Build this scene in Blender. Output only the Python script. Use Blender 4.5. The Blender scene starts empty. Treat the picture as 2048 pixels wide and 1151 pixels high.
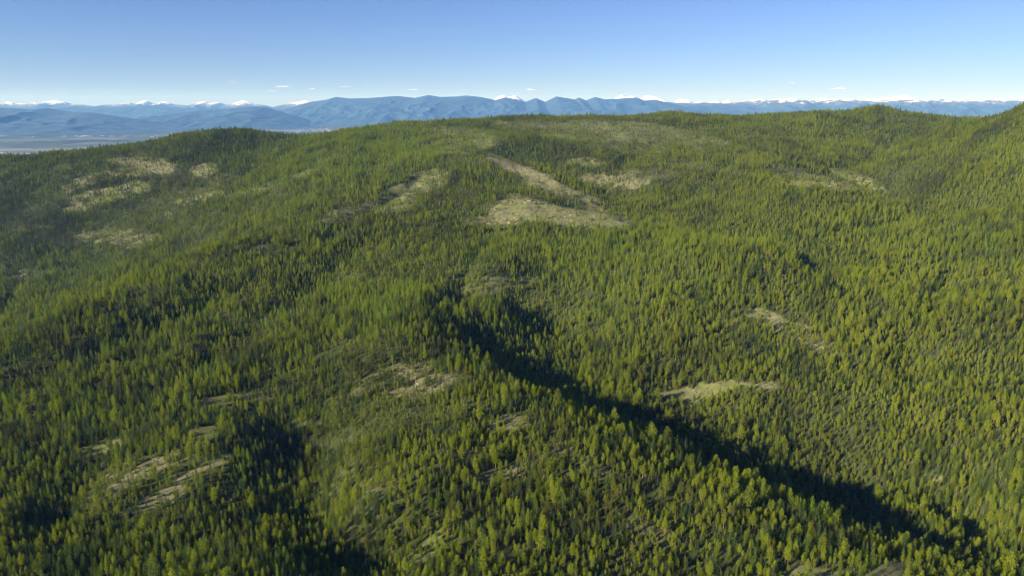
import bpy, math, random
import numpy as np
from mathutils import Vector, Matrix

R = math.radians
sc = bpy.context.scene
col = sc.collection

# ------------------------------------------------------------------ camera, sky, sun, exposure
F_PX, CU, CV = 1366.0, 1024.0, 575.5          # focal length and centre, in pixels of the 2048 wide photograph
PITCH = R(14.8)
cam_d = bpy.data.cameras.new('camera'); cam = bpy.data.objects.new('camera', cam_d); col.objects.link(cam)
cam_d.sensor_width = 36.0; cam_d.lens = 36.0 * F_PX / 2048.0
cam_d.clip_start = 1.0; cam_d.clip_end = 400000.0
cam.location = (0, 0, 0); cam.rotation_euler = (R(90) - PITCH, 0, 0)
sc.camera = cam

SUN_EL = R(21.5)
SUN_TO = Vector((-math.sin(R(55)), -math.cos(R(55)), 0))     # towards the sun: behind the camera and to its left
world = bpy.data.worlds.new('World'); sc.world = world; world.use_nodes = True
wn = world.node_tree.nodes; wl = world.node_tree.links
bg = wn['Background']; sky = wn.new('ShaderNodeTexSky'); sky.sky_type = 'NISHITA'
sky.sun_disc = False; sky.sun_elevation = SUN_EL
sky.sun_rotation = math.atan2(SUN_TO.x, SUN_TO.y)
sky.altitude = 1500.0; sky.air_density = 1.0; sky.dust_density = 0.0; sky.ozone_density = 2.5
tn = wn.new('ShaderNodeMix'); tn.data_type = 'RGBA'; tn.blend_type = 'MULTIPLY'; tn.inputs[0].default_value = 1.0
tn.inputs[7].default_value = (.66, .735, 1.10, 1)          # the camera's cool white balance
wl.new(sky.outputs[0], tn.inputs[6]); wl.new(tn.outputs[2], bg.inputs['Color']); bg.inputs['Strength'].default_value = 0.040

sun_d = bpy.data.lights.new('sun', 'SUN'); sun = bpy.data.objects.new('sun', sun_d); col.objects.link(sun)
sun_d.energy = 4.9; sun_d.angle = R(0.53); sun_d.color = (1.0, 0.90, 0.72)
d_ = Vector((SUN_TO.x * math.cos(SUN_EL), SUN_TO.y * math.cos(SUN_EL), math.sin(SUN_EL)))
sun.rotation_euler = (-d_).to_track_quat('-Z', 'Y').to_euler()

sc.view_settings.view_transform = 'Standard'; sc.view_settings.look = 'None'
sc.view_settings.exposure = 1.5; sc.view_settings.gamma = 1.0
sc.cycles.max_bounces = 6; sc.cycles.diffuse_bounces = 3; sc.cycles.glossy_bounces = 1
sc.cycles.transmission_bounces = 2; sc.cycles.transparent_max_bounces = 16; sc.cycles.volume_bounces = 0
sc.cycles.use_denoising = True; sc.cycles.denoising_prefilter = 'ACCURATE'; sc.cycles.use_adaptive_sampling = False; sc.cycles.filter_width = 1.15

def tag(o, label=None, cat=None, group=None, kind=None):
    if label: o['label'] = label
    if cat: o['category'] = cat
    if group: o['group'] = group
    if kind: o['kind'] = kind
    return o

# ------------------------------------------------------------------ numpy helpers
def ray(u, v):
    """direction (per metre forward) of a line of sight of the photograph, from where it was taken"""
    a = (np.asarray(u, float) - CU) / F_PX; b = -(np.asarray(v, float) - CV) / F_PX
    y = math.cos(PITCH) + b * math.sin(PITCH); z = -math.sin(PITCH) + b * math.cos(PITCH)
    return a / y, z / y
def place(u, v, Y):
    dx, dz = ray(u, v)
    return dx * Y, np.asarray(Y, float) + 0 * dx, dz * Y
def project(x, y, z):
    cz = y * math.cos(PITCH) - z * math.sin(PITCH)
    cy = y * math.sin(PITCH) + z * math.cos(PITCH)
    cz = np.maximum(cz, 1e-3)
    return CU + F_PX * x / cz, CV - F_PX * cy / cz

def hash2(ix, iy, s):
    ix = ix.astype(np.int64); iy = iy.astype(np.int64)
    h = (ix * 374761393 + iy * 668265263 + s * 2147483647) & 0xFFFFFFFF
    h = ((h ^ (h >> 13)) * 1274126177) & 0xFFFFFFFF
    h = (h ^ (h >> 16)) & 0xFFFFFFFF
    return h / 4294967295.0
def vnoise(x, y, s=0):
    x = np.asarray(x, float); y = np.asarray(y, float)
    ix = np.floor(x); iy = np.floor(y); fx = x - ix; fy = y - iy
    fx = fx * fx * fx * (fx * (fx * 6 - 15) + 10); fy = fy * fy * fy * (fy * (fy * 6 - 15) + 10)
    a = hash2(ix, iy, s); b = hash2(ix + 1, iy, s); c = hash2(ix, iy + 1, s); d = hash2(ix + 1, iy + 1, s)
    return ((a + (b - a) * fx) * (1 - fy) + (c + (d - c) * fx) * fy) * 2 - 1
def fbm(x, y, s=0, n=4, g=0.5):
    t = 0; a = 1; q = 0
    for i in range(n):
        t = t + a * vnoise(x, y, s + i * 17); q += a; a *= g
        x, y = (x * 0.8 - y * 0.6) * 2.03 + 7.1, (x * 0.6 + y * 0.8) * 2.03 + 3.7
    return t / q
def ridged(x, y, s=0, n=4):
    t = 0; a = 1; q = 0
    for i in range(n):
        t = t + a * (1 - np.abs(vnoise(x, y, s + i * 17)) * 2); q += a; a *= 0.5
        x, y = (x * 0.8 - y * 0.6) * 2.03 + 7.1, (x * 0.6 + y * 0.8) * 2.03 + 3.7
    return t / q

# ------------------------------------------------------------------ the lie of the land: spot heights read off the photograph
P = []
def pt(u, v, Y, dx=0, dy=0, dz=0):
    x, y, z = place(u, v, Y); P.append((float(x) + dx, float(y) + dy, float(z) + dz))
# near edge
for u, v, Y in [(-150,1151,430),(0,1151,430),(300,1151,440),(560,1151,425),(690,1151,462),(850,1151,428),(1000,1151,425),(1200,1151,432),(1400,1151,445),
                (1600,1140,450),(1750,1125,462),
                (100,860,690),(200,890,650),(300,980,565),(350,1050,510),(480,880,640),(0,1000,560),(0,900,640),(430,800,735),
                (600,940,635),(660,1050,545),(550,850,705),(490,960,590),(540,1060,508),(450,1151,428),(770,1060,500),(730,900,600),(730,1000,525),
                (800,770,740),(1010,860,640),(1000,950,565),(1100,910,590),(1200,1000,530),(850,880,620),(850,1020,510),(1400,1050,500),(700,800,720),
                # flank of the long ridge, left side
                (300,650,950),(0,800,740),(400,760,790),(600,700,860),(150,740,810),(450,600,1030),(560,520,1220),(700,620,1000),
                (560,440,1500),(400,510,1270),(250,570,1110),(120,630,985),(0,690,885),(-150,750,800),(700,560,1140),(850,600,1040),(850,520,1230)]:
    pt(u, v, Y)
# near spur: crest, and the hidden steep side beyond it
for u, v, Y in [(810,640,920),(880,700,835),(950,745,775),(1050,795,720),(1150,840,680),(1260,890,635),(1380,945,595),(1500,995,562),(1620,1040,533),(1760,1088,502),(1900,1130,478)]:
    pt(u, v, Y); k = min(1, (u - 755) / 160)
    [pt(u, v, Y, .65 * d, .76 * d, dz * k) for d, dz in ((30, -12), (75, -40 - 3 * math.sin(u / 47)), (135, -58 - 4 * math.sin(u / 61)), (195, -63 + 4 * math.sin(u / 53)))]
# the slope across the gully
for u, v, Y in [(930,598,1085),(1010,630,1095),(1480,772,870),(1250,740,925),(1400,800,860),(1600,860,790),(1620,930,720),(1780,1000,640),(1900,1045,585),(2000,1085,545),
                (2150,1120,510),(1600,650,1030),(1700,750,890),(1900,700,920),(2048,600,1050),(2048,850,735),(2048,1000,605),(1750,880,745),(1120,650,1095),(1250,650,1050),(1400,680,1000),
                (1000,560,1140),(1300,545,1170),(1150,500,1320),(1450,570,1120),(1620,585,1100),(1800,580,1120),(2200,560,1080),(2200,900,690),
                (1100,475,1400),(1300,475,1370),(1000,452,1490),(1250,446,1500),(940,448,1480),(1450,490,1310),(1540,492,1300)]:
    pt(u, v, Y)
pt(1560,500,1290, 40, 40, -22); pt(1450,490,1310, 40, 50, -16); pt(1640,535,1200, 30, 40, -14)
# meadow spur
for u, v, Y in [(1020,402,1620),(1080,402,1620),(1150,417,1590),(1230,431,1555)]:
    pt(u, v, Y)
    if u > 1100: pt(u, v, Y, 45, 55, -22)
for u, v, Y in [(1200,398,1740),(1300,405,1720),(1000,372,1790),(1060,378,1770),(940,400,1650)]: pt(u, v, Y)
# bare rib above it
for u, v, Y in [(970,315,2010),(1010,322,1970),(1060,336,1925),(1120,358,1860),(1185,383,1800)]:
    pt(u, v, Y); pt(u, v, Y, 22, 26, -15); pt(u, v, Y, 60, 70, -52)
for u, v, Y in [(1110,300,2180),(1160,332,2080),(1250,362,1960),(1000,295,2150),(1080,280,2300),
                (850,400,1650),(700,420,1560),(600,350,1880),(750,300,2150),(900,350,1850),(800,350,1860),(650,300,2180),
                (900,265,2520),(965,262,2560),(850,300,2220),(1000,262,2600),
                (1200,270,2560),(1400,270,2560),(1450,295,2350),(1600,300,2300),(1300,325,2120),(1450,400,1750),(1600,372,1860),(1550,345,2000),(1700,380,1800),
                (1500,440,1560),(1700,480,1400),(1600,530,1230),(1800,420,1600),(1800,325,2150),(1880,290,2420),(1900,450,1440),(1350,440,1560),(1720,330,2120),
                (1850,500,1320)]:
    pt(u, v, Y)
# flank edge on the left and the valley behind it
for u, v, Y in [(400,510,1270),(250,570,1110),(120,630,985),(0,690,885),(-150,750,800)]:
    pt(u, v, Y, -70, 95, -58); pt(u, v, Y, -150, 190, -82)
for u, v, Y in [(590,282,2500),(513,312,2320),(427,375,2080),(342,430,1900),(200,505,1740),(50,575,1600),(-150,620,1500)]: pt(u, v, Y)
for u, v, Y in [(0,500,1830),(130,425,2000),(280,415,2010),(300,335,2250),(420,338,2200),(200,385,2110),(0,400,2130),(-150,400,2150),(100,350,2260),(450,300,2420),
                (-150,332,2450),(0,320,2450),(130,307,2520),(250,294,2600),(330,284,2650),(400,269,2680),(490,264,2680),(560,275,2640),(610,280,2720)]: pt(u, v, Y)
SKY = [(-150,332,2450),(0,320,2450),(130,307,2520),(330,284,2650),(490,264,2680),(610,280,2720),(700,271,2850),(800,255,2900),(900,245,2980),(1000,243,3050),(1150,240,3050),(1250,241,3080),(1330,232,3050),(1450,246,3150),(1560,234,3100),
       (1650,247,3120),(1740,221,3000),(1850,251,3050),(1950,254,3050),(2080,247,3000)]
for u, v, Y in SKY[6:]: pt(u, v, Y)
for u, v, Y in SKY: pt(u, v, Y, 0, 330, -90)
# right-hand spur standing in front
for u, v, Y in [(2035,222,2000),(1960,278,1880),(1900,342,1770),(1840,395,1680)]:
    pt(u, v, Y); pt(u, v, Y, -45, 70, -38); pt(u, v, Y, -110, 150, -62)
for u, v, Y in [(2048,300,1720),(2048,400,1450),(2048,500,1230),(1950,430,1500),(2180,180,1950),(2250,320,1600),(2300,240,2300)]: pt(u, v, Y)
P += [(-500,0,-330),(0,0,-350),(500,0,-370),(-900,300,-360),(900,300,-380),(-2600,1200,-420),(-2600,2600,-330),(2600,1200,-150),(2600,2800,-60),(0,4300,-420),(-2400,4300,-500),(2400,4300,-300)]
P = np.array(P); NP_ = len(P); SC = 1000.0
def kern(r2): return 0.5 * r2 * np.log(r2 + 1e-12)
A = np.zeros((NP_ + 3, NP_ + 3)); dxy = (P[:, None, :2] - P[None, :, :2]) / SC
A[:NP_, :NP_] = kern((dxy ** 2).sum(-1)) + np.eye(NP_) * 2e-5
A[:NP_, NP_] = 1; A[:NP_, NP_ + 1:] = P[:, :2] / SC; A[NP_:, :NP_] = A[:NP_, NP_:].T
W = np.linalg.solve(A, np.concatenate([P[:, 2], [0, 0, 0]]))
def tps(x, y):
    s = x.shape; x = x.ravel() / SC; y = y.ravel() / SC; out = np.empty(x.size)
    for i in range(0, x.size, 20000):
        a = x[i:i+20000, None]; b = y[i:i+20000, None]
        out[i:i+20000] = kern((a - P[None, :, 0] / SC) ** 2 + (b - P[None, :, 1] / SC) ** 2) @ W[:NP_]
    return (out + W[NP_] + W[NP_ + 1] * x + W[NP_ + 2] * y).reshape(s)
# coarse table, then bicubic-ish lookup: bilinear on an 8 m table is smooth enough
GX0, GX1, GY0, GY1, GS = -3000, 3000, -200, 4200, 10.0
gx = np.arange(GX0, GX1 + GS, GS); gy = np.arange(GY0, GY1 + GS, GS)
TB = tps(*np.meshgrid(gx, gy))
def table(x, y):
    fx = np.clip((x - GX0) / GS, 0, len(gx) - 2.001); fy = np.clip((y - GY0) / GS, 0, len(gy) - 2.001)
    i = fx.astype(int); j = fy.astype(int); fx = fx - i; fy = fy - j
    return (TB[j, i] * (1 - fx) + TB[j, i + 1] * fx) * (1 - fy) + (TB[j + 1, i] * (1 - fx) + TB[j + 1, i + 1] * fx) * fy
VALLEY = -720.0
# small draws cut into the slopes: depth, half width (m), points where each is seen
DRAWS = []
for depth, wd, pts_ in [(17, 24, [(1925,470),(1885,560),(1850,650),(1820,740),(1790,830)]), (18, 26, [(1530,478),(1610,530),(1720,600),(1830,680)]), (15, 24, [(30,540),(15,600),(-40,680)]),
                        (9, 15, [(1235,545),(1215,620),(1180,720)]), (16, 34, [(600,300),(500,345),(420,395),(300,455),(120,560)]), (14, 26, [(1960,330),(1880,390),(1790,440),(1690,470)]),
                        (10, 30, [(760,470),(620,570),(470,690),(300,800)]), (11, 26, [(480,560),(330,640),(160,720),(0,800)]), (13, 26, [(1300,300),(1230,335),(1190,380)]), (12, 26, [(1500,300),(1440,350),(1380,400),(1300,440)]),
                        (10, 24, [(880,330),(800,385),(700,450),(560,520)]), (12, 28, [(1800,260),(1760,310),(1680,350)]), (10, 22, [(980,480),(930,560),(860,640)]), (12, 24, [(200,900),(120,1000),(60,1100)])]:
    w_ = []
    for u, v in pts_:
        dx, dz = ray(u, v); yy = np.linspace(380, 3300, 3000); hz = table(dx * yy, yy); hit = np.argmax(dz * yy < hz); w_.append((dx * yy[hit], yy[hit]))
    DRAWS.append((depth, wd, w_))
def draws(x, y):
    out = np.zeros_like(x)
    for depth, wd, w_ in DRAWS:
        best = np.full_like(x, 1e9); tpos = np.zeros_like(x); ns = len(w_) - 1
        for k in range(ns):
            (ax_, ay_), (bx_, by_) = w_[k], w_[k + 1]; ex, ey = bx_ - ax_, by_ - ay_
            t = np.clip(((x - ax_) * ex + (y - ay_) * ey) / (ex * ex + ey * ey), 0, 1)
            d2 = (x - ax_ - t * ex) ** 2 + (y - ay_ - t * ey) ** 2; m = d2 < best
            best = np.where(m, d2, best); tpos = np.where(m, (k + t) / ns, tpos)
        out = out + depth * np.exp(-best / (wd * wd)) * np.clip(.25 + 3 * tpos * 1.0, 0, 1) * np.clip(.25 + 3 * (1 - tpos), 0, 1)
    return out
def height(x, y):
    x = np.asarray(x, float); y = np.asarray(y, float)
    h = table(x, y) - draws(x + 14 * vnoise(x / 60, y / 60, 14), y + 14 * vnoise(x / 60, y / 60, 15))
    h = h + 9.0 * fbm(x / 210, y / 210, 3, 3) + 9.0 * ridged(x / 115 + 5, y / 125, 9, 4) * (0.6 + 0.4 * vnoise(x / 300, y / 300, 5)) + 1.0 * fbm(x / 22, y / 22, 21, 3)
    d = np.maximum(np.maximum(np.abs(x) - 2700, 0), np.maximum(y - 3700, 0)); d = np.maximum(d, np.maximum(-150 - y, 0))
    k = np.clip(d / 3000, 0, 1); k = k * k * (3 - 2 * k)
    return h * (1 - k) + (VALLEY - 60) * k

# ------------------------------------------------------------------ clearings (as outlines on the ground, found from where they show)
# u, v, half width, half height, tilt(deg, + = rising to the right), strength, bareness
CLEAR = [
 (1130,431,140,17,-6,1.07,.35),(1035,400,24,12,-10,.85,.4),(1150,405,60,9,-20,.9,.6),(1010,428,30,14,0,.9,.5),(990,440,60,9,4,.85,.4),(1050,405,45,14,0,.8,.3),(1075,352,95,8,-24,1.06,.8),(1030,332,50,7,-20,.95,.6),(1130,385,70,8,-14,.95,.7),
 (700,425,62,11,8,.8,.35),(770,410,60,12,10,.7,.35),(830,372,70,13,14,.85,.3),(850,345,28,6,8,.7,.3),(930,262,80,7,-3,.85,.1),(940,290,70,12,10,.6,.2),(880,290,70,10,18,.4,.2),
 (1240,255,110,12,-4,.74,.3),(1180,268,110,10,-2,.68,.3),(1320,268,90,14,-6,.72,.25),(1390,280,70,12,-8,.6,.3),(1120,253,90,9,0,.66,.35),(1260,292,80,9,-4,.6,.2),(1040,246,60,6,0,.7,.4),
 (1230,360,70,11,-3,.6,.5),(1300,345,60,9,0,.4,.4),(1180,322,40,6,-3,.7,.3),(1420,330,60,8,-5,.3,.3),
 (1590,352,55,15,-10,.85,.4),(1650,362,50,9,-16,.8,.8),(1700,352,45,10,-15,.7,.3),(1730,372,40,6,-6,.5,.3),
 (270,320,60,6,0,.62,.4),(318,333,34,9,0,.86,.45),(408,338,28,9,8,.8,.35),(240,345,90,8,10,.5,.35),(215,388,85,13,12,.62,.25),(150,420,25,6,12,.75,.4),(180,360,60,8,20,.42,.5),
 (400,395,50,7,15,.5,.2),(350,425,30,6,10,.3,.2),(600,350,30,5,15,.45,.3),(500,380,60,5,15,.4,.2),
 (60,548,45,8,8,.6,.4),(200,468,60,8,6,.4,.3),(280,480,60,12,4,.4,.6),(140,510,40,6,5,.3,.3),(560,490,60,8,8,.4,.4),(510,500,30,5,5,.4,.4),
 (1400,780,80,9,7,1.2,.3),(1500,768,50,6,5,.85,.4),(1545,632,50,9,-8,.8,.4),(1630,690,60,10,-18,.55,.5),(1580,650,40,8,-10,.5,.5),(1480,640,25,6,10,.4,.3),
 (1060,680,40,6,0,.3,.3),(1020,560,60,8,0,.4,.4),(960,580,60,6,3,.4,.4),(1350,500,60,5,0,.2,.2),
 (190,893,50,12,10,1.0,.25),(260,950,90,9,24,.7,.5),(325,985,50,9,22,.9,.6),(290,1015,60,8,20,.6,.6),(400,925,60,6,22,.7,.5),(400,862,35,8,12,.9,.1),(435,800,32,8,14,.95,.1),
 (490,830,30,8,30,.6,.4),(560,855,80,9,12,.5,.6),(520,780,50,8,10,.4,.4),(420,1080,50,8,15,.5,.5),
 (850,762,80,9,16,.85,.6),(820,735,50,6,8,.5,.4),(930,752,25,5,10,.5,.7),(1010,840,50,10,22,.5,.5),(930,900,40,8,25,.5,.5),(1000,940,40,9,6,.7,.6),(1010,850,30,7,12,.7,.6),(1090,900,45,9,-15,.6,.7),(1190,935,40,8,-24,.5,.7),
 (870,1095,40,14,35,.7,.3),(1040,1095,45,6,8,.55,.3),(1290,1060,60,9,-24,.5,.6),(760,965,40,8,28,.35,.5),(1640,1140,60,12,0,.9,.35),(1770,1140,60,16,10,1.0,.3),(720,770,40,8,20,.4,.5),(1150,905,30,6,-20,.5,.6),
 (1860,960,30,8,10,.5,.1),(1290,900,20,5,0,.2,.3)]
def clearings(u, v, x, y, z):
    sx = F_PX / np.maximum(np.sqrt(x * x + y * y + z * z), 200.0)      # ragged outlines, in metres on the ground
    u = u + sx * (26 * fbm(x / 34, y / 34, 61, 4, .6)); v = v + sx * (9 * fbm(x / 34, y / 34, 71, 4, .6))
    c = np.zeros_like(u); b = np.zeros_like(u)
    for (cu, cv, a, h, t, s, br) in CLEAR:
        k = math.tan(R(t)); dv = (v - cv) + k * (u - cu)
        dv = np.where(dv > 0, dv * h / (h + 7.0 * sx), dv)
        q = ((u - cu) / (a * 1.08)) ** 2 + (dv / (h * 1.15)) ** 2
        s = s * (.86 if cv > 480 else .94); m = s * np.clip((1.25 - q) / 0.6, 0, 1)
        b = np.where(m > c, br, b); c = np.maximum(c, m)
    c = c * np.clip(1.15 - .62 * np.clip(fbm(x / 17, y / 24, 67, 3) * 2.2, 0, 1) * np.where(c > .93, .35, 1), 0, 1)
    return c, b

# ------------------------------------------------------------------ materials
def mat(name):
    m = bpy.data.materials.new(name); m.use_nodes = True
    n = m.node_tree.nodes; b = n['Principled BSDF']; b.inputs['Specular IOR Level'].default_value = 0.15; b.inputs['Roughness'].default_value = 0.9
    return m, n, m.node_tree.links, b
def noise(n, l, vec, scale, detail=5, rough=.6):
    t = n.new('ShaderNodeTexNoise'); t.inputs['Scale'].default_value = scale; t.inputs['Detail'].default_value = detail; t.inputs['Roughness'].default_value = rough
    l.new(vec, t.inputs['Vector']); return t.outputs['Fac']
def ramp(n, l, fac, stops):
    r = n.new('ShaderNodeValToRGB'); e = r.color_ramp.elements
    while len(e) < len(stops): e.new(0.5)
    for k, (p, c) in enumerate(stops):
        e[k].position = p; e[k].color = (*c, 1) if len(c) == 3 else c
    l.new(fac, r.inputs['Fac']); return r.outputs['Color']
def mix(n, l, fac, a, b, mode='MIX'):
    m = n.new('ShaderNodeMix'); m.data_type = 'RGBA'; m.blend_type = mode
    for s, v in ((m.inputs[0], fac), (m.inputs[6], a), (m.inputs[7], b)):
        if hasattr(v, 'links'): l.new(v, s)
        elif isinstance(v, (int, float)): s.default_value = v
        else: s.default_value = (*v, 1)
    return m.outputs[2]
def mathn(n, l, op, a, b=0.0, clamp=False):
    m = n.new('ShaderNodeMath'); m.operation = op; m.use_clamp = clamp
    for s, v in ((m.inputs[0], a), (m.inputs[1], b)):
        if hasattr(v, 'links'): l.new(v, s)
        else: s.default_value = v
    return m.outputs[0]

# forest floor, grass and stony ground
M_ground, n, l, b = mat('ground')
pos = n.new('ShaderNodeNewGeometry').outputs['Position']
at = n.new('ShaderNodeAttribute'); at.attribute_name = 'clear'
n1 = noise(n, l, pos, 0.035, 6, .65); n2 = noise(n, l, pos, 0.085, 8, .78); n3 = noise(n, l, pos, 0.012, 3, .5)
floor = ramp(n, l, n2, [(.3, (.020, .027, .010)), (.5, (.042, .052, .016)), (.7, (.072, .076, .028))])
grass = ramp(n, l, n2, [(.28, (.055, .078, .022)), (.48, (.108, .126, .038)), (.70, (.165, .162, .062))])
stony = ramp(n, l, n2, [(.3, (.062, .070, .032)), (.46, (.112, .112, .055)), (.60, (.165, .155, .085)), (.72, (.28, .25, .17))])
sep = n.new('ShaderNodeSeparateColor'); l.new(at.outputs['Color'], sep.inputs[0])
bare = mathn(n, l, 'MULTIPLY', mathn(n, l, 'SUBTRACT', mathn(n, l, 'ADD', sep.outputs[1], n1), .72), 5.0, True)
open_ = mix(n, l, bare, grass, stony)
cl = mathn(n, l, 'MULTIPLY', mathn(n, l, 'SUBTRACT', mathn(n, l, 'ADD', sep.outputs[0], mathn(n, l, 'MULTIPLY', n1, .6)), .42), 3.0, True)
l.new(mix(n, l, cl, floor, open_), b.inputs['Base Color'])
bp = n.new('ShaderNodeBump'); bp.inputs['Strength'].default_value = .7; bp.inputs['Distance'].default_value = .8
l.new(noise(n, l, pos, 0.9, 5, .7), bp.inputs['Height']); l.new(bp.outputs[0], b.inputs['Normal'])

def foliage(name, dark, mid, light, trans=.25):
    m, n, l, b = mat(name); b.inputs['Specular IOR Level'].default_value = 0.03
    at = n.new('ShaderNodeAttribute'); at.attribute_type = 'INSTANCER'; at.attribute_name = 'tint'
    loc = n.new('ShaderNodeAttribute'); loc.attribute_name = 'leaf'
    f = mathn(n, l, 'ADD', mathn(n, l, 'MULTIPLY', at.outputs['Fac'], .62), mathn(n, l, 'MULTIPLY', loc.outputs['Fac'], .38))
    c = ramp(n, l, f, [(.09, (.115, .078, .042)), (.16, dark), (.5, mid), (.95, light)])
    l.new(c, b.inputs['Base Color'])
    tr = n.new('ShaderNodeBsdfTranslucent'); l.new(c, tr.inputs['Color'])
    ms = n.new('ShaderNodeMixShader'); ms.inputs[0].default_value = trans
    l.new(b.outputs[0], ms.inputs[1]); l.new(tr.outputs[0], ms.inputs[2])
    l.new(ms.outputs[0], n['Material Output'].inputs['Surface'])
    return m
M_pine = foliage('pine_needles', (.060, .090, .009), (.164, .216, .010), (.232, .276, .015), .35)
M_fir = foliage('fir_needles', (.024, .048, .018), (.070, .110, .017), (.165, .212, .018), .34)
M_larch = foliage('larch_needles', (.110, .175, .009), (.166, .266, .010), (.220, .312, .014), .39)
M_shrub = foliage('shrub_leaves', (.060, .085, .020), (.100, .130, .030), (.150, .180, .045), .3)
def bark(name, a, c):
    m, n, l, b = mat(name)
    pos = n.new('ShaderNodeNewGeometry').outputs['Position']
    l.new(ramp(n, l, noise(n, l, pos, 3.0, 4), [(.35, a), (.65, c)]), b.inputs['Base Color']); return m
M_bark = bark('pine_bark', (.09, .050, .030), (.24, .135, .080))
M_barkg = bark('fir_bark', (.06, .045, .032), (.14, .11, .08))
M_dead = bark('dead_wood', (.16, .13, .11), (.34, .29, .25))
M_rock = bark('rock', (.15, .125, .09), (.32, .26, .19))

# ------------------------------------------------------------------ ground sheet
def axis(a0, a1, st, lo, hi, g=1.25):
    m = list(np.arange(a0, a1 + st, st)); s = st
    while m[-1] < hi: s *= g; m.append(m[-1] + s)
    s = st
    while m[0] > lo: s *= g; m.insert(0, m[0] - s)
    return np.array(m)
def grid_mesh(name, X, Y, Z, material, attr=None, smooth=True):
    ny, nx = X.shape
    me = bpy.data.meshes.new(name)
    me.vertices.add(nx * ny); me.vertices.foreach_set('co', np.stack([X, Y, Z], -1).astype(np.float32).ravel())
    i = (np.arange(ny - 1)[:, None] * nx + np.arange(nx - 1)[None, :]).ravel()
    q = np.stack([i, i + 1, i + nx + 1, i + nx], -1).ravel().astype(np.int32); nf = len(i)
    me.loops.add(nf * 4); me.loops.foreach_set('vertex_index', q)
    me.polygons.add(nf); me.polygons.foreach_set('loop_start', np.arange(0, nf * 4, 4, dtype=np.int32))
    me.update(calc_edges=True)
    if smooth: me.polygons.foreach_set('use_smooth', np.ones(nf, bool))
    if attr is not None:
        a = me.color_attributes.new('clear', 'FLOAT_COLOR', 'POINT'); a.data.foreach_set('color', attr.astype(np.float32).ravel())
    me.materials.append(material); o = bpy.data.objects.new(name, me); col.objects.link(o); return o
xs = axis(-2400, 2400, 7.0, -6500, 6500); ys = axis(250, 3400, 7.0, -3500, 7500)
GX, GY = np.meshgrid(xs, ys); GZ = height(GX, GY)
U, V = project(GX, GY, GZ); cc, bb = clearings(U, V, GX, GY, GZ); ok = GY > 250
cc = np.where(ok, cc, 0)
att = np.stack([cc, bb, np.zeros_like(cc), np.ones_like(cc)], -1)
tag(grid_mesh('hillside_terrain', GX, GY, GZ, M_ground, att), 'forested mountainside ground with grassy and stony clearings', 'hillside', None, 'structure')

# ------------------------------------------------------------------ tree shapes
class MB:
    def __init__(s): s.v = []; s.f = []; s.m = []; s.a = []
    def tri(s, p, q, r, mi, a):
        k = len(s.v); s.v += [p, q, r]; s.f.append((k, k + 1, k + 2)); s.m.append(mi); s.a += [a] * 3
    def tube(s, p0, p1, r0, r1, mi, n=6):
        p0 = Vector(p0); p1 = Vector(p1); d = (p1 - p0).normalized(); x = d.orthogonal().normalized(); y = d.cross(x); k = len(s.v)
        for p, r in ((p0, r0), (p1, r1)):
            for i in range(n):
                t = 2 * math.pi * i / n; s.v.append(tuple(p + x * (r * math.cos(t)) + y * (r * math.sin(t)))); s.a.append(.5)
        for i in range(n): s.f.append((k + i, k + (i + 1) % n, k + n + (i + 1) % n, k + n + i)); s.m.append(mi)
    def mesh(s, name, mats):
        me = bpy.data.meshes.new(name); me.from_pydata(s.v, [], s.f); me.update()
        for m in mats: me.materials.append(m)
        me.polygons.foreach_set('material_index', s.m)
        a = me.attributes.new('leaf', 'FLOAT', 'POINT'); a.data.foreach_set('value', s.a)
        return me
def clump(mb, rg, c, r, n, tone, mi=0, flat=.6, droop=0.0):
    """a tuft: small blades thrown about a centre"""
    for _ in range(n):
        d = Vector((rg.gauss(0, 1), rg.gauss(0, 1), rg.gauss(0, flat))); d.normalize()
        p = c + Vector((d.x, d.y, d.z * flat)) * (r * rg.uniform(.2, .9))
        e = Vector((rg.gauss(0, 1), rg.gauss(0, 1), rg.gauss(0, .8))).normalized(); t = d.cross(e)
        if t.length < 1e-3: continue
        t.normalize(); L = r * rg.uniform(.45, .95); w = L * rg.uniform(.35, .6)
        tip = p + (d + Vector((0, 0, .35 - droop))).normalized() * L
        mb.tri(tuple(p + t * w), tuple(p - t * w), tuple(tip), mi, min(1, max(0, tone + rg.uniform(-.22, .22))))
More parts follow.
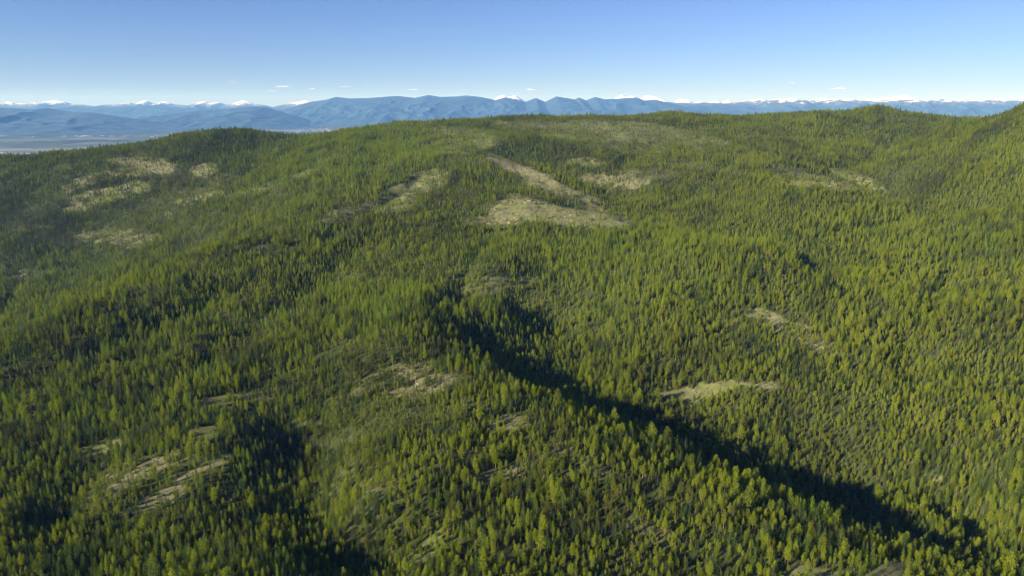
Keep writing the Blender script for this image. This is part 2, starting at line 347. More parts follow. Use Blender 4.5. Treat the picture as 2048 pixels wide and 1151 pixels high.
def tree(kind, seed):
    """returns crown, trunk builders; the tree is about 14 m tall"""
    rg = random.Random(seed); cr = MB(); tk = MB(); H = 14.0
    lean = Vector((rg.uniform(-.25, .25), rg.uniform(-.25, .25), 0))
    def ax(t): return Vector((lean.x * t * t, lean.y * t * t, H * t))
    if kind == 'pine':
        t0 = rg.uniform(.12, .34); wid = rg.uniform(2.4, 3.1); n = 17; shape = rg.uniform(.7, 1.05); nb = 5; off = rg.uniform(0, 6)
        prof = lambda q: wid * (max(0, 1 - q) ** shape) * (0.50 + .5 * min(1, q * 3.2))
    elif kind == 'fir':
        t0 = rg.uniform(.03, .10); wid = rg.uniform(2.2, 2.9); n = 19; nb = 6; off = 0
        prof = lambda q: wid * (max(0, 1 - q) ** .92) * (0.75 + .25 * min(1, q * 6)) 
    elif kind == 'larch':
        t0 = rg.uniform(.05, .16); wid = rg.uniform(1.9, 2.5); n = 20; nb = 5; off = 0
        prof = lambda q: wid * (max(0, 1 - q) ** .8) * (0.55 + .45 * min(1, q * 4))
    for w in range(n):
        q = (w + rg.uniform(-.3, .3)) / n; q = min(.985, max(0, q)); t = t0 + (1 - t0) * q
        base = ax(t); R_ = prof(q); a0 = rg.uniform(0, 6.28)
        k = nb if q < .8 else 4
        for i in range(k):
            if kind == 'pine' and rg.random() < .10: continue
            a = a0 + 6.283 * i / k + rg.uniform(-.35, .35); L = R_ * rg.uniform(.62, 1.18)
            up = {'pine': .28 + .35 * q, 'fir': -.18 + .4 * q, 'larch': .02 + .4 * q}[kind] + rg.uniform(-.12, .12)
            d = Vector((math.cos(a), math.sin(a), up)); end = base + d * L
            if L > 1.0 and kind == 'pine': tk.tube(base, base + d * L * .75, .07, .03, 0, 3)
            steps = max(1, int(round(L / .62)))
            tone = rg.uniform(.25, .75)
            for j in range(steps):
                f = (j + 1) / steps
                rr = {'pine': .56, 'fir': .46, 'larch': .38}[kind] * (1.15 - .35 * f)
                clump(cr, rg, base.lerp(end, f * .93), rr, 6 if kind != 'pine' else 7, tone, 0, .55 if kind != 'fir' else .35, .3 if kind == 'fir' else 0)
    clump(cr, rg, ax(.985), .35, 6, .6, 0, 1.4)
    for k in range(5):
        q0, q1 = k / 5, (k + 1) / 5; r = .23 if kind == 'pine' else .17
        tk.tube(ax(q0 * .96), ax(q1 * .96), r * (1 - q0 * .85), r * (1 - q1 * .85), 0, 6)
    return cr, tk
def snag(seed):
    rg = random.Random(seed); m = MB(); H = rg.uniform(9, 13); lx, ly = rg.uniform(-.6, .6), rg.uniform(-.6, .6)
    for k in range(4):
        a, b = k / 4, (k + 1) / 4; m.tube((lx * a, ly * a, H * a), (lx * b, ly * b, H * b), .22 * (1 - a * .8), .22 * (1 - b * .8), 0, 6)
    for k in range(rg.randint(8, 18)):
        t = rg.uniform(.25, .95); a = rg.uniform(0, 6.28); L = rg.uniform(.5, 1.9) * (1.15 - t)
        p = Vector((lx * t, ly * t, H * t)); m.tube(p, p + Vector((math.cos(a), math.sin(a), rg.uniform(-.3, .4))) * L, .06, .02, 0, 3)
    return m
def shrub(seed):
    rg = random.Random(seed); m = MB()
    for k in range(12):
        a = rg.uniform(0, 6.28); r = rg.uniform(0, 1.1)
        clump(m, rg, Vector((math.cos(a) * r, math.sin(a) * r, rg.uniform(.3, 1.3))), .65, 9, rg.uniform(.3, .8), 0, .8)
    return m
KM = {'pine': (M_pine, M_bark), 'fir': (M_fir, M_barkg), 'larch': (M_larch, M_barkg)}
PROTO = []; PARTS = []                  # whole trees for the mass of the forest; crown and trunk meshes for the single ones
protos = bpy.data.collections.new('forest_tree_shapes')      # not linked to the scene: only the forest draws from it
def add_proto(me):
    o = bpy.data.objects.new('tree_shape_%02d' % len(PROTO), me); protos.objects.link(o); PROTO.append(o)
KIND = []
for kind, cnt in (('pine', 6), ('fir', 5), ('larch', 4)):
    for i in range(cnt):
        cr, tk = tree(kind, 100 * len(KIND) + 7)
        cm = cr.mesh('crown', [KM[kind][0]]); tm = tk.mesh('trunk', [KM[kind][1]]); PARTS.append((cm, tm)); KIND.append(kind)
        w = MB(); w.v = cr.v + tk.v; w.f = cr.f + [tuple(x + len(cr.v) for x in f) for f in tk.f]; w.m = [0] * len(cr.f) + [1] * len(tk.f); w.a = cr.a + tk.a
        add_proto(w.mesh('tree', list(KM[kind])))
for i in range(3): add_proto(shrub(900 + i).mesh('shrub', [M_shrub])); KIND.append('shrub')
KIND = np.array(KIND)

# ------------------------------------------------------------------ where the trees stand
rng = np.random.default_rng(11)
def scatter(sp, seed):
    rs = np.random.default_rng(seed)
    yy = np.arange(330, 3420, sp * .87); out = []
    for k, y in enumerate(yy):
        w = (y * .78 + 140)
        x = np.arange(-w, w, sp) + (k % 2) * sp / 2
        out.append(np.stack([x, np.full_like(x, y)]))
    p = np.concatenate(out, 1); p = p + rs.uniform(-.46, .46, p.shape) * sp
    return p[0], p[1]
def blob(u, v, cu, cv, a, h, t=0):
    dv = (v - cv) + math.tan(R(t)) * (u - cu)
    return np.exp(-(((u - cu) / a) ** 2 + (dv / h) ** 2))
tx, ty = scatter(4.55, 5); tz = height(tx, ty)
tu, tv = project(tx, ty, tz)
inside = (tu > -110) & (tu < 2160) & (tv < 1290) & (tv > 150)
tx, ty, tz, tu, tv = [a[inside] for a in (tx, ty, tz, tu, tv)]
# leave out what stands well down behind a nearer ridge
NC = 560; ci = np.clip(((tu + 110) / 2270 * NC).astype(int), 0, NC - 1); order = np.argsort(ty); el = tz / ty
top = np.full(NC, -9.0); vis = np.zeros(len(tx), bool)
for k in order:
    c = ci[k]; e = el[k]
    if e > top[c]: top[c] = e
    vis[k] = e + 30.0 / ty[k] > top[c] - .012
tx, ty, tz, tu, tv = [a[vis] for a in (tx, ty, tz, tu, tv)]
N = len(tx)
cc, bb = clearings(tu, tv, tx, ty, tz)
patch = fbm(tx / 120, ty / 120, 31, 3)
open_zone = .9 * blob(tu, tv, 1250, 265, 260, 28) + .5 * blob(tu, tv, 1300, 340, 220, 30) + .45 * blob(tu, tv, 300, 390, 220, 60) + .35 * blob(tu, tv, 280, 480, 160, 40) + .35 * blob(tu, tv, 900, 285, 120, 25)
open_zone = open_zone + .35 * blob(tu, tv, 350, 1000, 260, 90, 15) + .2 * blob(tu, tv, 1350, 380, 120, 20) + .25 * blob(tu, tv, 760, 400, 130, 50)
dens = .97 - .35 * np.clip(fbm(tx / 26, ty / 26, 36, 2) * 2.2 - .25, 0, 1) - .22 * np.clip(patch * 2.2 - .3, 0, 1) - .62 * open_zone
grow = np.interp(ty, [520, 1050, 2200], [.86, 1.08, 1.0])           # the stand is older and wider spaced farther up
near = np.clip((900 - ty) / 250, 0, 1)
cq = np.clip(cc * (1.02 + .12 * near) + .12 * (cc > .2) * fbm(tx / 14, ty / 14, 41, 2), 0, 1)
dens = np.clip(dens, .12, 1) * (1 - .985 * cq ** 1.5) / (grow * 1.08) ** 1.6
keep = rng.random(N) < dens
tx, ty, tz, tu, tv, cc, patch, open_zone, grow = [a[keep] for a in (tx, ty, tz, tu, tv, cc, patch, open_zone, grow)]
N = len(tx)
# kinds
larch = .10 + 1.0 * blob(tu, tv, 720, 330, 230, 75, 12) + .75 * blob(tu, tv, 720, 610, 160, 70) + .8 * blob(tu, tv, 1230, 520, 280, 60) + .8 * blob(tu, tv, 2060, 310, 90, 80) + .5 * blob(tu, tv, 420, 960, 170, 90) + .6 * blob(tu, tv, 1150, 620, 200, 60)
larch = larch + .25 * blob(tu, tv, 100, 700, 300, 120) + .35 * blob(tu, tv, 1900, 480, 180, 90) + .3 * blob(tu, tv, 250, 560, 200, 40) + .25 * np.clip(fbm(tx / 90, ty / 90, 51, 3) * 2, -1, 1)
fir = .42 + .9 * blob(tu, tv, 480, 290, 110, 40) + .8 * blob(tu, tv, 60, 430, 120, 70) + .6 * blob(tu, tv, 1060, 310, 90, 25) + .5 * blob(tu, tv, 1000, 240, 90, 14) + .4 * blob(tu, tv, 620, 850, 150, 120) + .2 * np.clip(fbm(tx / 110, ty / 110, 57, 3) * 2, -1, 1)
pine = .55 + .7 * blob(tu, tv, 1150, 950, 380, 200) + .5 * blob(tu, tv, 1700, 800, 400, 300) + .5 * blob(tu, tv, 1500, 300, 350, 60)
clump_ = np.clip(fbm(tx / 30, ty / 30, 123, 3) * 2.6 - .35, 0, 1); fir = fir + 1.3 * clump_; larch = larch * (1 - .6 * clump_)
pr = np.stack([np.maximum(pine, .02), np.maximum(fir, .02), np.maximum(larch, .02)]); pr = pr ** 1.6; pr /= pr.sum(0)
r_ = rng.random(N); kd = np.where(r_ < pr[0], 0, np.where(r_ < pr[0] + pr[1], 1, 2))
tall = np.exp(rng.normal(0, .30, N))
H = np.array([10.3, 10.8, 10.5])[kd] * tall * (1 + .18 * fbm(tx / 60, ty / 60, 77, 2))
H = H * (1 + .38 * fbm(tx / 130, ty / 130, 83, 2)); H = np.where(rng.random(N) < .2, H * .5, H)
H = H * (1 + .35 * blob(tu, tv, 1880, 1040, 200, 100) * (rng.random(N) < .35)) * (1 + .45 * blob(tu, tv, 1330, 860, 330, 60, -28) * (rng.random(N) < .3)) * (1 - .15 * open_zone) * np.where(cc > .25, .8, 1)
big = (rng.random(N) < .02); H = np.where(big & (kd == 0), H * 1.35, H)
H = np.clip(H * grow, 3.0, 27.0)
idx = np.where(kd == 0, rng.integers(0, 6, N), np.where(kd == 1, 6 + rng.integers(0, 5, N), 11 + rng.integers(0, 4, N)))
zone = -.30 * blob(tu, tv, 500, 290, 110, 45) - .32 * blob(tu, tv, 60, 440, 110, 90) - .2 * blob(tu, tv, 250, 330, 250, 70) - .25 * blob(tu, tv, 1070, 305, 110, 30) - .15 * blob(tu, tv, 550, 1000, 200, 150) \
    + .25 * blob(tu, tv, 720, 320, 200, 70) + .2 * blob(tu, tv, 720, 600, 250, 80) + .25 * blob(tu, tv, 2060, 330, 120, 100) + .22 * blob(tu, tv, 1250, 520, 350, 90) + .12 * blob(tu, tv, 1700, 600, 350, 200) - .15 * blob(tu, tv, 1750, 290, 250, 40)  # tree tone by area; painted shade darkens the left hill, lighter tint on flank
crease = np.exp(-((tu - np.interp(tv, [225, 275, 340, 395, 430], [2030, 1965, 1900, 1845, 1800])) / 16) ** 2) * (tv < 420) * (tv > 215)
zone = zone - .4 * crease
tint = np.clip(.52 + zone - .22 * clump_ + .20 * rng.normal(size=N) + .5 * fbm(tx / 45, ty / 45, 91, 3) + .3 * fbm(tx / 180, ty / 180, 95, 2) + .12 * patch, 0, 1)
wide = rng.uniform(1.0, 1.45, N) * np.where(H < 8, 1.15, 1.0)
# understorey bushes
sx, sy = scatter(8.5, 8); sz = height(sx, sy); su, sv = project(sx, sy, sz)
k = (su > -80) & (su < 2130) & (sv < 1260) & (sv > 190) & (rng.random(len(sx)) < .4); sx, sy, sz, su, sv = [a[k] for a in (sx, sy, sz, su, sv)]
c2, _ = clearings(su, sv, sx, sy, sz); k = rng.random(len(sx)) < (1 - .75 * c2); sx, sy, sz, su, sv = [a[k] for a in (sx, sy, sz, su, sv)]
# low brush and tufts out in the clearings
gx2, gy2 = scatter(3.4, 18); pz = table(gx2, gy2); pu_, pv_ = project(gx2, gy2, pz); c3, _ = clearings(pu_, pv_, gx2, gy2, pz)
k = (c3 > .45) & (pu_ > -60) & (pu_ < 2110) & (rng.random(len(gx2)) < .12 + .5 * np.clip(fbm(gx2 / 16, gy2 / 16, 88, 2) + .1, 0, 1)); gx2, gy2 = gx2[k], gy2[k]
n_bush = len(sx); sx = np.concatenate([sx, gx2]); sy = np.concatenate([sy, gy2]); sz = np.concatenate([sz, height(gx2, gy2)])
s_sh = np.where(np.arange(len(sx)) < n_bush, rng.uniform(.7, 1.7, len(sx)), rng.uniform(.28, .85, len(sx)))
print('trees', N, 'bushes', len(sx), flush=True)

# the ones that show largest are single things, the rest is the forest
dist = np.sqrt(tx ** 2 + ty ** 2 + tz ** 2)
pu, pv = project(tx, ty, tz + H * .5); _, pb = project(tx, ty, tz); _, ptp = project(tx, ty, tz + H)
size = (pb - ptp) * (kd != 9)
inframe = (pu > 6) & (pu < 2042) & (ptp > 0) & (pb < 1165) & (pv < 1140)
cand = np.where(inframe)[0]; cand = cand[np.argsort(-size[cand])]
# skip the ones mostly hidden behind others picked before them
single = []; seen = set()
for i in cand:
    key = (int(pu[i] / 20.48), int(pv[i] / 11.51))
    if key in seen: continue
    seen.add(key); single.append(i)
    if len(single) == 300: break
single = np.array(single); is_single = np.zeros(N, bool); is_single[single] = True

def landmark(u, v):
    crest = np.interp(u, [860, 940, 1050, 1150, 1260, 1380, 1500, 1620, 1760, 1900, 2048], [690, 750, 795, 840, 890, 945, 995, 1040, 1088, 1130, 1175])
    if u > 900 and abs(v - (crest - 25)) < 45: return 'beside the dark gully'
    if u > 900 and v < crest: return 'across the gully'
    if u > 720: return 'on the central spur'
    if u > 560: return 'in the dark draw'
    return 'on the left knoll'
names = {'pine': 'pine', 'fir': 'fir', 'larch': 'larch'}; tone_w = {'pine': ('dull olive', 'olive', 'yellowish olive'), 'fir': ('dark green', 'deep green', 'mid green'), 'larch': ('grass green', 'bright green', 'light green')}
crown_w = {'pine': 'rounded', 'fir': 'conical', 'larch': 'slender'}
ks = np.unique(np.round(np.array([0]))); used = set()
for n_, i in enumerate(single):
    kind = KIND[idx[i]]
    e = bpy.data.objects.new(kind + '_tree', None); e.empty_display_size = .5; col.objects.link(e)
    e.location = (tx[i], ty[i], tz[i] - .3); s_ = H[i] / 14.0; e.scale = (s_ * wide[i], s_ * wide[i], s_); e.rotation_euler.z = rng.uniform(0, 6.28)
    hw = 'towering' if H[i] > 19 else 'tall' if H[i] > 14 else 'middling' if H[i] > 10 else 'small'
    lab = '%s %s %s %s %s, %d percent across, %d percent down' % (hw, tone_w[kind][0 if tint[i] < .33 else 1 if tint[i] < .66 else 2], crown_w[kind], names[kind], landmark(pu[i], pb[i]), int(pu[i] / 20.48), int(pv[i] / 11.51))
    tag(e, lab, 'conifer', 'conifers of the near forest')
    for nm, me in (('crown', PARTS[idx[i]][0]), ('trunk', PARTS[idx[i]][1])):
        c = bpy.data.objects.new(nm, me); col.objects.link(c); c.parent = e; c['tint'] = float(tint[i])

# bare dead trees, mostly up on the open ridge and round the clearings
snags = [snag(700 + i).mesh('dead_tree', [M_dead]) for i in range(8)]
rs = np.random.default_rng(3)
spots = [(1025,1,3), (858,771,9), (430,868,1), (535,655,1), (1292,845,1), (1620,668,1)]
for (cu, cv, a, h, nn_) in [(1080,236,120,6,22),(1330,240,110,12,22),(1250,285,110,22,14),(840,395,60,22,12),(400,450,90,25,12),(1680,360,60,10,10),(250,440,120,40,12),(1000,300,60,15,8),(2000,250,50,15,8),(700,660,160,60,8),(1100,760,60,50,5),(860,800,120,80,6),(1200,330,80,25,8)]:
    d2 = ((tu - cu) / a) ** 2 + ((tv - cv) / h) ** 2; ok_ = np.where((d2 < 1) & ~is_single)[0]
    for i in rs.choice(ok_, min(nn_, len(ok_)), replace=False):
        o = bpy.data.objects.new('dead_tree', snags[rs.integers(0, 8)]); col.objects.link(o); k_ = float(grow[i] * rs.uniform(.9, 1.4))
        o.location = (tx[i] + 2.2, ty[i] - 1.5, float(height(tx[i] + 2.2, ty[i] - 1.5)) - .2); o.scale = (k_ * 1.2, k_ * 1.2, k_); o.rotation_euler = (rs.normal() * .04, rs.normal() * .04, rs.uniform(0, 6.28))
        w = 'on the skyline ridge' if cv < 250 else 'in the open woodland' if cv < 340 else 'by the meadow clearing' if cv < 470 else 'among the nearer pines'
        tag(o, 'bare grey dead tree %s, %.1f percent across, %.1f percent down' % (w, tu[i] / 20.48, tv[i] / 11.51), 'dead tree', 'dead trees among the conifers')
# rock outcrops in the clearings
def boulder(seed):
    import bmesh
    rg = random.Random(seed); bm = bmesh.new()
    for k in range(rg.randint(2, 4)):
        m4 = Matrix.Translation((rg.uniform(-1.6, 1.6), rg.uniform(-1, 1), rg.uniform(0, .4))) @ Matrix.Rotation(rg.uniform(0, 6), 4, 'Z') @ Matrix.Diagonal((rg.uniform(1, 2), rg.uniform(.7, 1.3), rg.uniform(.6, 1.2), 1))
        g = bmesh.ops.create_icosphere(bm, subdivisions=2, radius=1, matrix=m4)
        for w_ in g['verts']: w_.co += Vector((rg.gauss(0, 1), rg.gauss(0, 1), rg.gauss(0, 1))) * .13
    me = bpy.data.meshes.new('rock_outcrop'); bm.to_mesh(me); bm.free(); me.materials.append(M_rock); return me
rocks = [boulder(800 + i) for i in range(6)]
for k_, (u, v, Y, s_) in enumerate([(1060,402,1610,2.2),(1052,406,1605,1.6),(1068,404,1608,1.4),(1035,428,1560,2.0),(1018,445,1520,2.2),(1012,438,1540,1.6),(1030,436,1545,1.8),(1140,430,1560,1.6),(1128,433,1555,1.2),
        (212,464,1640,2.6),(250,490,1550,2.2),(244,486,1560,1.8),(60,578,1350,2.6),(75,580,1340,2.0),(1565,645,1040,1.4),(1630,690,980,1.4),(1645,695,970,1.1),(835,768,755,1.2),(1015,938,575,.9),(1022,936,576,.7),(1095,905,595,1.0),(1110,903,598,.8),
        (330,1020,545,.9),(345,1005,550,.8),(1660,372,1850,2.0),(1210,352,2000,2.2),(1195,355,1990,1.8),(1028,1045,500,.7),(385,985,565,.8)]):
    # meet the ground along the line of sight
    dx, dz = ray(u, v); yy = np.linspace(350, 3200, 6000); hz = height(dx * yy, yy); hit = np.argmax(dz * yy < hz); y_ = yy[hit]
    o = bpy.data.objects.new('rock_outcrop', rocks[k_ % 6]); col.objects.link(o); o.location = (dx * y_, y_, hz[hit] - .2 * s_); o.scale = (s_ * 1.3, s_ * 1.1, s_); o.rotation_euler.z = rs.uniform(0, 6.28)
    w = 'on the bare meadow spur' if 980 < u < 1160 and v < 460 else 'on the far left hillside' if u < 300 and v < 600 else 'in a stony clearing'
    tag(o, 'tan rock outcrop %s, %.1f percent across, %.1f percent down' % (w, u / 20.48, v / 11.51), 'rock', 'rock outcrops in the clearings')

rest = ~is_single
X = np.concatenate([tx[rest], sx]); Y = np.concatenate([ty[rest], sy]); Z = np.concatenate([tz[rest] - .3, sz - .1]); M = len(X)
sH = np.concatenate([H[rest] / 14.0, s_sh]); sW = np.concatenate([wide[rest], rng.uniform(.9, 1.3, len(sx))])
ID = np.concatenate([idx[rest], 15 + rng.integers(0, 3, len(sx))]).astype(np.int32)
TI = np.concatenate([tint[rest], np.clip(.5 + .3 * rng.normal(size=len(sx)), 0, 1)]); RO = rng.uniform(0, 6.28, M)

gt = bpy.data.node_groups.new('forest_planting', 'GeometryNodeTree')
gt.interface.new_socket('Geometry', in_out='INPUT', socket_type='NodeSocketGeometry'); gt.interface.new_socket('Geometry', in_out='OUTPUT', socket_type='NodeSocketGeometry')
gn = gt.nodes; gl = gt.links; gi = gn.new('NodeGroupInput'); go = gn.new('NodeGroupOutput')
ip = gn.new('GeometryNodeInstanceOnPoints'); ci_ = gn.new('GeometryNodeCollectionInfo'); ci_.inputs['Collection'].default_value = protos
ci_.inputs['Separate Children'].default_value = True; ci_.inputs['Reset Children'].default_value = True
def na(name, t):
    a = gn.new('GeometryNodeInputNamedAttribute'); a.data_type = t; a.inputs['Name'].default_value = name; return a.outputs['Attribute']
gl.new(gi.outputs[0], ip.inputs['Points']); gl.new(ci_.outputs[0], ip.inputs['Instance']); ip.inputs['Pick Instance'].default_value = True
gl.new(na('pick', 'INT'), ip.inputs['Instance Index']); gl.new(na('turn', 'FLOAT_VECTOR'), ip.inputs['Rotation']); gl.new(na('size', 'FLOAT_VECTOR'), ip.inputs['Scale'])
gl.new(ip.outputs[0], go.inputs[0])
me = bpy.data.meshes.new('forest'); me.vertices.add(M); me.vertices.foreach_set('co', np.stack([X, Y, Z], -1).astype(np.float32).ravel())
a = me.attributes.new('pick', 'INT', 'POINT'); a.data.foreach_set('value', ID)
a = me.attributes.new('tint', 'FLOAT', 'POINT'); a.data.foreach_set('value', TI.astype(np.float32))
a = me.attributes.new('turn', 'FLOAT_VECTOR', 'POINT'); a.data.foreach_set('vector', np.stack([0 * RO, 0 * RO, RO], -1).astype(np.float32).ravel())
a = me.attributes.new('size', 'FLOAT_VECTOR', 'POINT'); a.data.foreach_set('vector', np.stack([sH * sW, sH * sW, sH], -1).astype(np.float32).ravel())
fo = bpy.data.objects.new('forest', me); col.objects.link(fo)
md = fo.modifiers.new('planting', 'NODES'); md.node_group = gt
tag(fo, 'dense conifer forest of pines, firs and larches covering the whole mountainside', 'forest', None, 'stuff')

# ------------------------------------------------------------------ the valley and the ranges beyond it
M_val, n, l, b = mat('valley_fields')
pos = n.new('ShaderNodeNewGeometry').outputs['Position']
def voro(vec, sc_, feat='F1', out='Color'):
    t = n.new('ShaderNodeTexVoronoi'); t.inputs['Scale'].default_value = sc_; t.feature = feat; l.new(vec, t.inputs['Vector']); return t.outputs[out]
sepc = n.new('ShaderNodeSeparateColor'); l.new(voro(pos, 0.0016), sepc.inputs[0])
field = ramp(n, l, sepc.outputs[0], [(0, (.05, .08, .05)), (.3, (.08, .10, .07)), (.5, (.05, .08, .05)), (.7, (.10, .11, .08)), (.9, (.19, .175, .14)), (1, (.07, .10, .06))])
wood = mathn(n, l, 'MULTIPLY', mathn(n, l, 'SUBTRACT', noise(n, l, pos, 0.00035, 6, .65), .46), 14, True)
c = mix(n, l, wood, field, (.028, .040, .020))
town = mathn(n, l, 'GREATER_THAN', voro(pos, 0.011, 'F1', 'Distance'), .0)
s2 = n.new('ShaderNodeSeparateColor'); l.new(voro(pos, 0.012), s2.inputs[0])
tm = mathn(n, l, 'MULTIPLY', mathn(n, l, 'GREATER_THAN', s2.outputs[1], .86), mathn(n, l, 'GREATER_THAN', noise(n, l, pos, 0.0006, 3, .5), .55))
c = mix(n, l, tm, c, (.62, .62, .62))
l.new(c, b.inputs['Base Color'])
xs = np.concatenate([np.linspace(-80000, 80000, 60)]); ys = np.linspace(-15000, 90000, 50)
gx_, gy_ = np.meshgrid(xs, ys)
tag(grid_mesh('valley_ground', gx_, gy_, np.full_like(gx_, VALLEY), M_val), 'flat farmed valley floor far below the ridge', 'valley', None, 'structure')

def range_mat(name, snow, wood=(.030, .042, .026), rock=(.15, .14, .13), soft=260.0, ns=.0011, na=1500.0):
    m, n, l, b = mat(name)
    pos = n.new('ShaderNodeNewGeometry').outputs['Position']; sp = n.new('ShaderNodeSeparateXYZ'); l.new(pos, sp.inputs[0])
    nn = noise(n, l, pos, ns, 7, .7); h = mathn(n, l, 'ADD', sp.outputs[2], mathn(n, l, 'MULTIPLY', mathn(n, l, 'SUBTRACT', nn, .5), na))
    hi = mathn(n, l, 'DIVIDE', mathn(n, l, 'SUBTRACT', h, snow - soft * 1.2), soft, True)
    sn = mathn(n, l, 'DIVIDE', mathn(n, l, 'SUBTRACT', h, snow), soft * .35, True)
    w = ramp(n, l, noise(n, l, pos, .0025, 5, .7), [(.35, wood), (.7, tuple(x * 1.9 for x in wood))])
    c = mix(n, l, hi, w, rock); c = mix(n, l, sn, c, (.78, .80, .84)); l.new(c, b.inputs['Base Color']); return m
def mountain_range(name, label, crest, Y, front, back, m, amp, seed, cell, sharp=1.0, kind_cat='mountains'):
    cu = np.array([p[0] for p in crest], float); cv = np.array([p[1] for p in crest], float)
    cu = np.concatenate([[cu[0] - 500], cu, [cu[-1] + 500]]); cv = np.concatenate([[cv[0] + 30], cv, [cv[-1] + 30]])
    a, zz = ray(cu, cv); X_ = a * Y; Z_ = zz * Y
    xs = np.linspace(X_[1] - front * .7, X_[-2] + front * .7, int(min(1500, (X_[-2] - X_[1]) / (Y * .0011)) + 60))
    cz = np.interp(xs, X_, Z_)
    t = np.linspace(0, 1, 110); yf = Y - front * (1 - t); tb = np.linspace(0, 1, 16)[1:]; yb = Y + back * tb
    tt = np.concatenate([t, 1 - tb]); yy = np.concatenate([yf, yb])
    XX, YY = np.meshgrid(xs, yy); T = tt[:, None] * np.ones_like(XX)
    # spurs run down from the crest towards the valley
    rg = ridged(XX / cell + .25 * fbm(YY / cell, XX / cell, seed + 3, 2), YY / (cell * 2.6), seed, 4)
    prof = T ** .95; H_ = (cz[None, :] - VALLEY) * np.clip(prof + (rg - .35) * amp * np.sin(np.pi * np.clip(T, 0, 1)) ** .8 * (1 - T) ** .55, 0, 1.0 * np.ones_like(T))
    det = fbm(XX / (cell * .35), YY / (cell * .35), seed + 9, 4) * cell * .035 * T * (1 - T) * 4
    end = np.clip(np.minimum(XX - xs[0], xs[-1] - XX) / (front * .6), 0, 1)
    Z = VALLEY - 30 + (H_ + det + 30) * end
    tag(grid_mesh(name, XX, YY, Z, m), label, kind_cat, None, 'structure')
M_near = range_mat('wooded_mountain', 900.0, (.022, .043, .066)); M_mid = range_mat('wooded_mountain_light', 900.0, (.026, .047, .068))  # wood colour shifted to blue, painting in part of the distant haze
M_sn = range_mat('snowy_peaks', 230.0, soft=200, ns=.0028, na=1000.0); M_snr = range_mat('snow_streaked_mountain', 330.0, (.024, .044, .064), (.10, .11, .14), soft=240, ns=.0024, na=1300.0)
A_ = [(-250,214),(0,216),(60,218),(95,216),(140,224),(185,225),(225,232),(265,239),(300,246),(340,252)]
B_ = [(250,246),(300,237),(340,228),(380,224),(430,220),(470,216),(505,213),(530,214),(560,223),(590,232),(640,250)]
C_ = [(60,228),(120,214),(150,212),(190,215),(230,214),(280,212),(320,213),(350,215),(400,219),(450,226)]
D_ = [(-300,208),(-100,202),(0,207),(15,203),(40,207),(60,206),(85,206),(97,202),(115,201),(130,204),(142,209),(165,209),(200,214),(220,208),(240,207),(262,206),(275,210),(285,202),(295,201),(308,208),(325,203),(335,204),(350,209),(380,211),(398,204),(410,203),(420,206),(440,205),(455,210),(470,206),(485,201),(497,203),(510,208),(525,209),(545,214),(570,208),(590,205),(605,202),(612,201),(625,204),(660,212)]
D2 = [(960,214),(985,201),(1000,191),(1008,190),(1018,194),(1030,191),(1040,196),(1052,204),(1100,212),(1200,206),(1230,197),(1243,189),(1255,194),(1265,191),(1280,198),(1292,191),(1312,193),(1332,202),(1345,206),(1358,198),(1375,199),(1388,205),(1402,203),(1415,206),(1432,200),(1443,205),(1456,199),(1466,206),(1480,212)]
E_ = [(520,250),(545,236),(565,224),(590,213),(620,204),(650,200),(672,194),(700,197),(740,196),(765,194),(795,192),(830,196),(857,190),(880,194),(915,193),(933,191),(960,194),(990,200),(1010,195),(1030,198),(1050,204),(1072,196),(1090,204),(1112,193),(1125,195),(1150,199),(1158,195),(1172,201),(1190,194),(1210,199),(1240,197),(1272,195),(1290,201),(1310,199),(1330,204),(1370,214)]
E2 = [(1290,206),(1320,203),(1350,205),(1380,206),(1410,205),(1450,207),(1490,204),(1505,200),(1517,197),(1540,202),(1557,197),(1567,200),(1581,195),(1600,199),(1625,202),(1645,196),(1665,198),(1700,198),(1715,200),(1735,197),(1765,196),(1790,194),(1806,190),(1825,198),(1850,203),(1862,201),(1890,198),(1910,205),(1935,201),(1970,200),(2005,197),(2022,200),(2050,193),(2120,197),(2300,203)]
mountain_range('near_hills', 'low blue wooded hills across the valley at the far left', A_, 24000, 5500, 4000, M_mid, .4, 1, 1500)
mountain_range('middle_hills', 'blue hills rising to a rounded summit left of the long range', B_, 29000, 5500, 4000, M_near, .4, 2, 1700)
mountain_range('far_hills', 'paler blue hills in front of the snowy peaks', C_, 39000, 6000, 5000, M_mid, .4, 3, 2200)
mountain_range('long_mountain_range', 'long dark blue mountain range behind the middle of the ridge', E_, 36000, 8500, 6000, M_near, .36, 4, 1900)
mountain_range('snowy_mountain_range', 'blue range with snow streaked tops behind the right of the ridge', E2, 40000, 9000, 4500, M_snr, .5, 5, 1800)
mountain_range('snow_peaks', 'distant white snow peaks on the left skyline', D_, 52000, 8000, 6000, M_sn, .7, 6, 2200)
mountain_range('white_summits', 'white summits showing just above the long blue range', D2, 52000, 6000, 5000, M_sn, .7, 7, 2200)

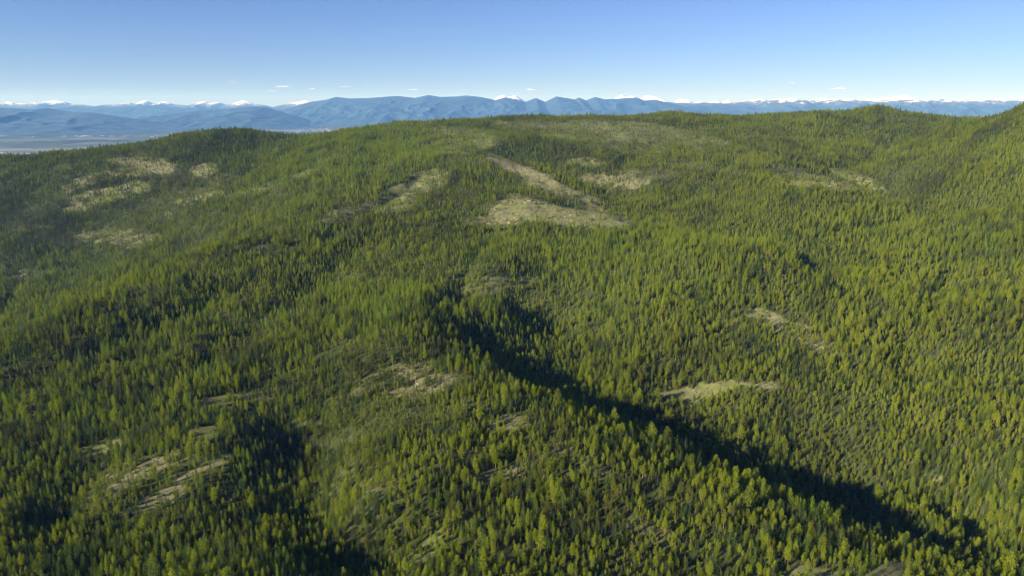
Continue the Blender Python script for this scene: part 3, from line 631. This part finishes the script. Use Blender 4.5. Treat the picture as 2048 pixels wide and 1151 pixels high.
# ------------------------------------------------------------------ small fair-weather clouds over the ranges
M_cloud, n, l, b = mat('cloud'); b.inputs['Base Color'].default_value = (.85, .85, .85, 1)
tr = n.new('ShaderNodeBsdfTransparent'); ms = n.new('ShaderNodeMixShader'); ms.inputs[0].default_value = .13
l.new(tr.outputs[0], ms.inputs[1]); l.new(b.outputs[0], ms.inputs[2]); l.new(ms.outputs[0], n['Material Output'].inputs['Surface'])
def cloud(u, v, wpx, hpx, seed):
    rg = random.Random(seed); Y = 78000.0; x, y, z = place(u, v, Y); W_ = wpx / F_PX * Y; H_ = hpx / F_PX * Y
    vs = []; fs = []
    import bmesh
    bm = bmesh.new()
    for k in range(9):
        q = rg.uniform(-1, 1); r = (1 - abs(q) * .6) * rg.uniform(.5, 1)
        m4 = Matrix.Translation((float(x) + q * W_ * .42, y + rg.uniform(-500, 500), float(z) + H_ * .2 * r)) @ Matrix.Diagonal((W_ * .2 * r, W_ * .15 * r, H_ * .4 * r, 1))
        g = bmesh.ops.create_icosphere(bm, subdivisions=3, radius=1, matrix=m4)
        for w in g['verts']: w.co += Vector((rg.gauss(0, 1), rg.gauss(0, 1), rg.gauss(0, .6))) * H_ * .035
    me = bpy.data.meshes.new('cloud'); bm.to_mesh(me); bm.free(); me.materials.append(M_cloud)
    me.polygons.foreach_set('use_smooth', np.ones(len(me.polygons), bool))
    o = bpy.data.objects.new('cloud', me); col.objects.link(o)
    tag(o, 'small faint white cloud low over the distant peaks', 'cloud', 'small clouds over the peaks', 'stuff')
for k, (u, v, w, h) in enumerate([(565,174,34,6),(545,183,20,4),(465,165,26,3),(1678,178,36,5),(1062,180,24,5),(1030,187,20,4),(210,185,14,4),(50,185,24,3),(118,186,22,3),(830,180,26,4),(690,174,26,3),(1868,175,16,3),(1584,167,14,3),(625,178,14,3)]):
    cloud(u, v, w, h, 50 + k)

# ------------------------------------------------------------------ the air
bx = [(-100000, 100000), (-20000, 92000), (VALLEY - 40, 1350)]
vs = [(x, y, z) for x in bx[0] for y in bx[1] for z in bx[2]]
me = bpy.data.meshes.new('haze'); me.from_pydata(vs, [], [(0,1,3,2),(4,6,7,5),(0,4,5,1),(2,3,7,6),(0,2,6,4),(1,5,7,3)]); me.update()
M_haze = bpy.data.materials.new('haze'); M_haze.use_nodes = True; n = M_haze.node_tree.nodes; n.clear()
out = n.new('ShaderNodeOutputMaterial'); pv_ = n.new('ShaderNodeVolumePrincipled'); M_haze.node_tree.links.new(pv_.outputs[0], out.inputs['Volume'])
pv_.inputs['Color'].default_value = (.16, .40, 1, 1); pv_.inputs['Absorption Color'].default_value = (1, 1, 1, 1)
pv_.inputs['Density'].default_value = 2.0e-5; pv_.inputs['Anisotropy'].default_value = 0.0
me.materials.append(M_haze); o = bpy.data.objects.new('haze', me); col.objects.link(o); tag(o, 'thin blue air haze over the whole landscape', 'haze', None, 'stuff')
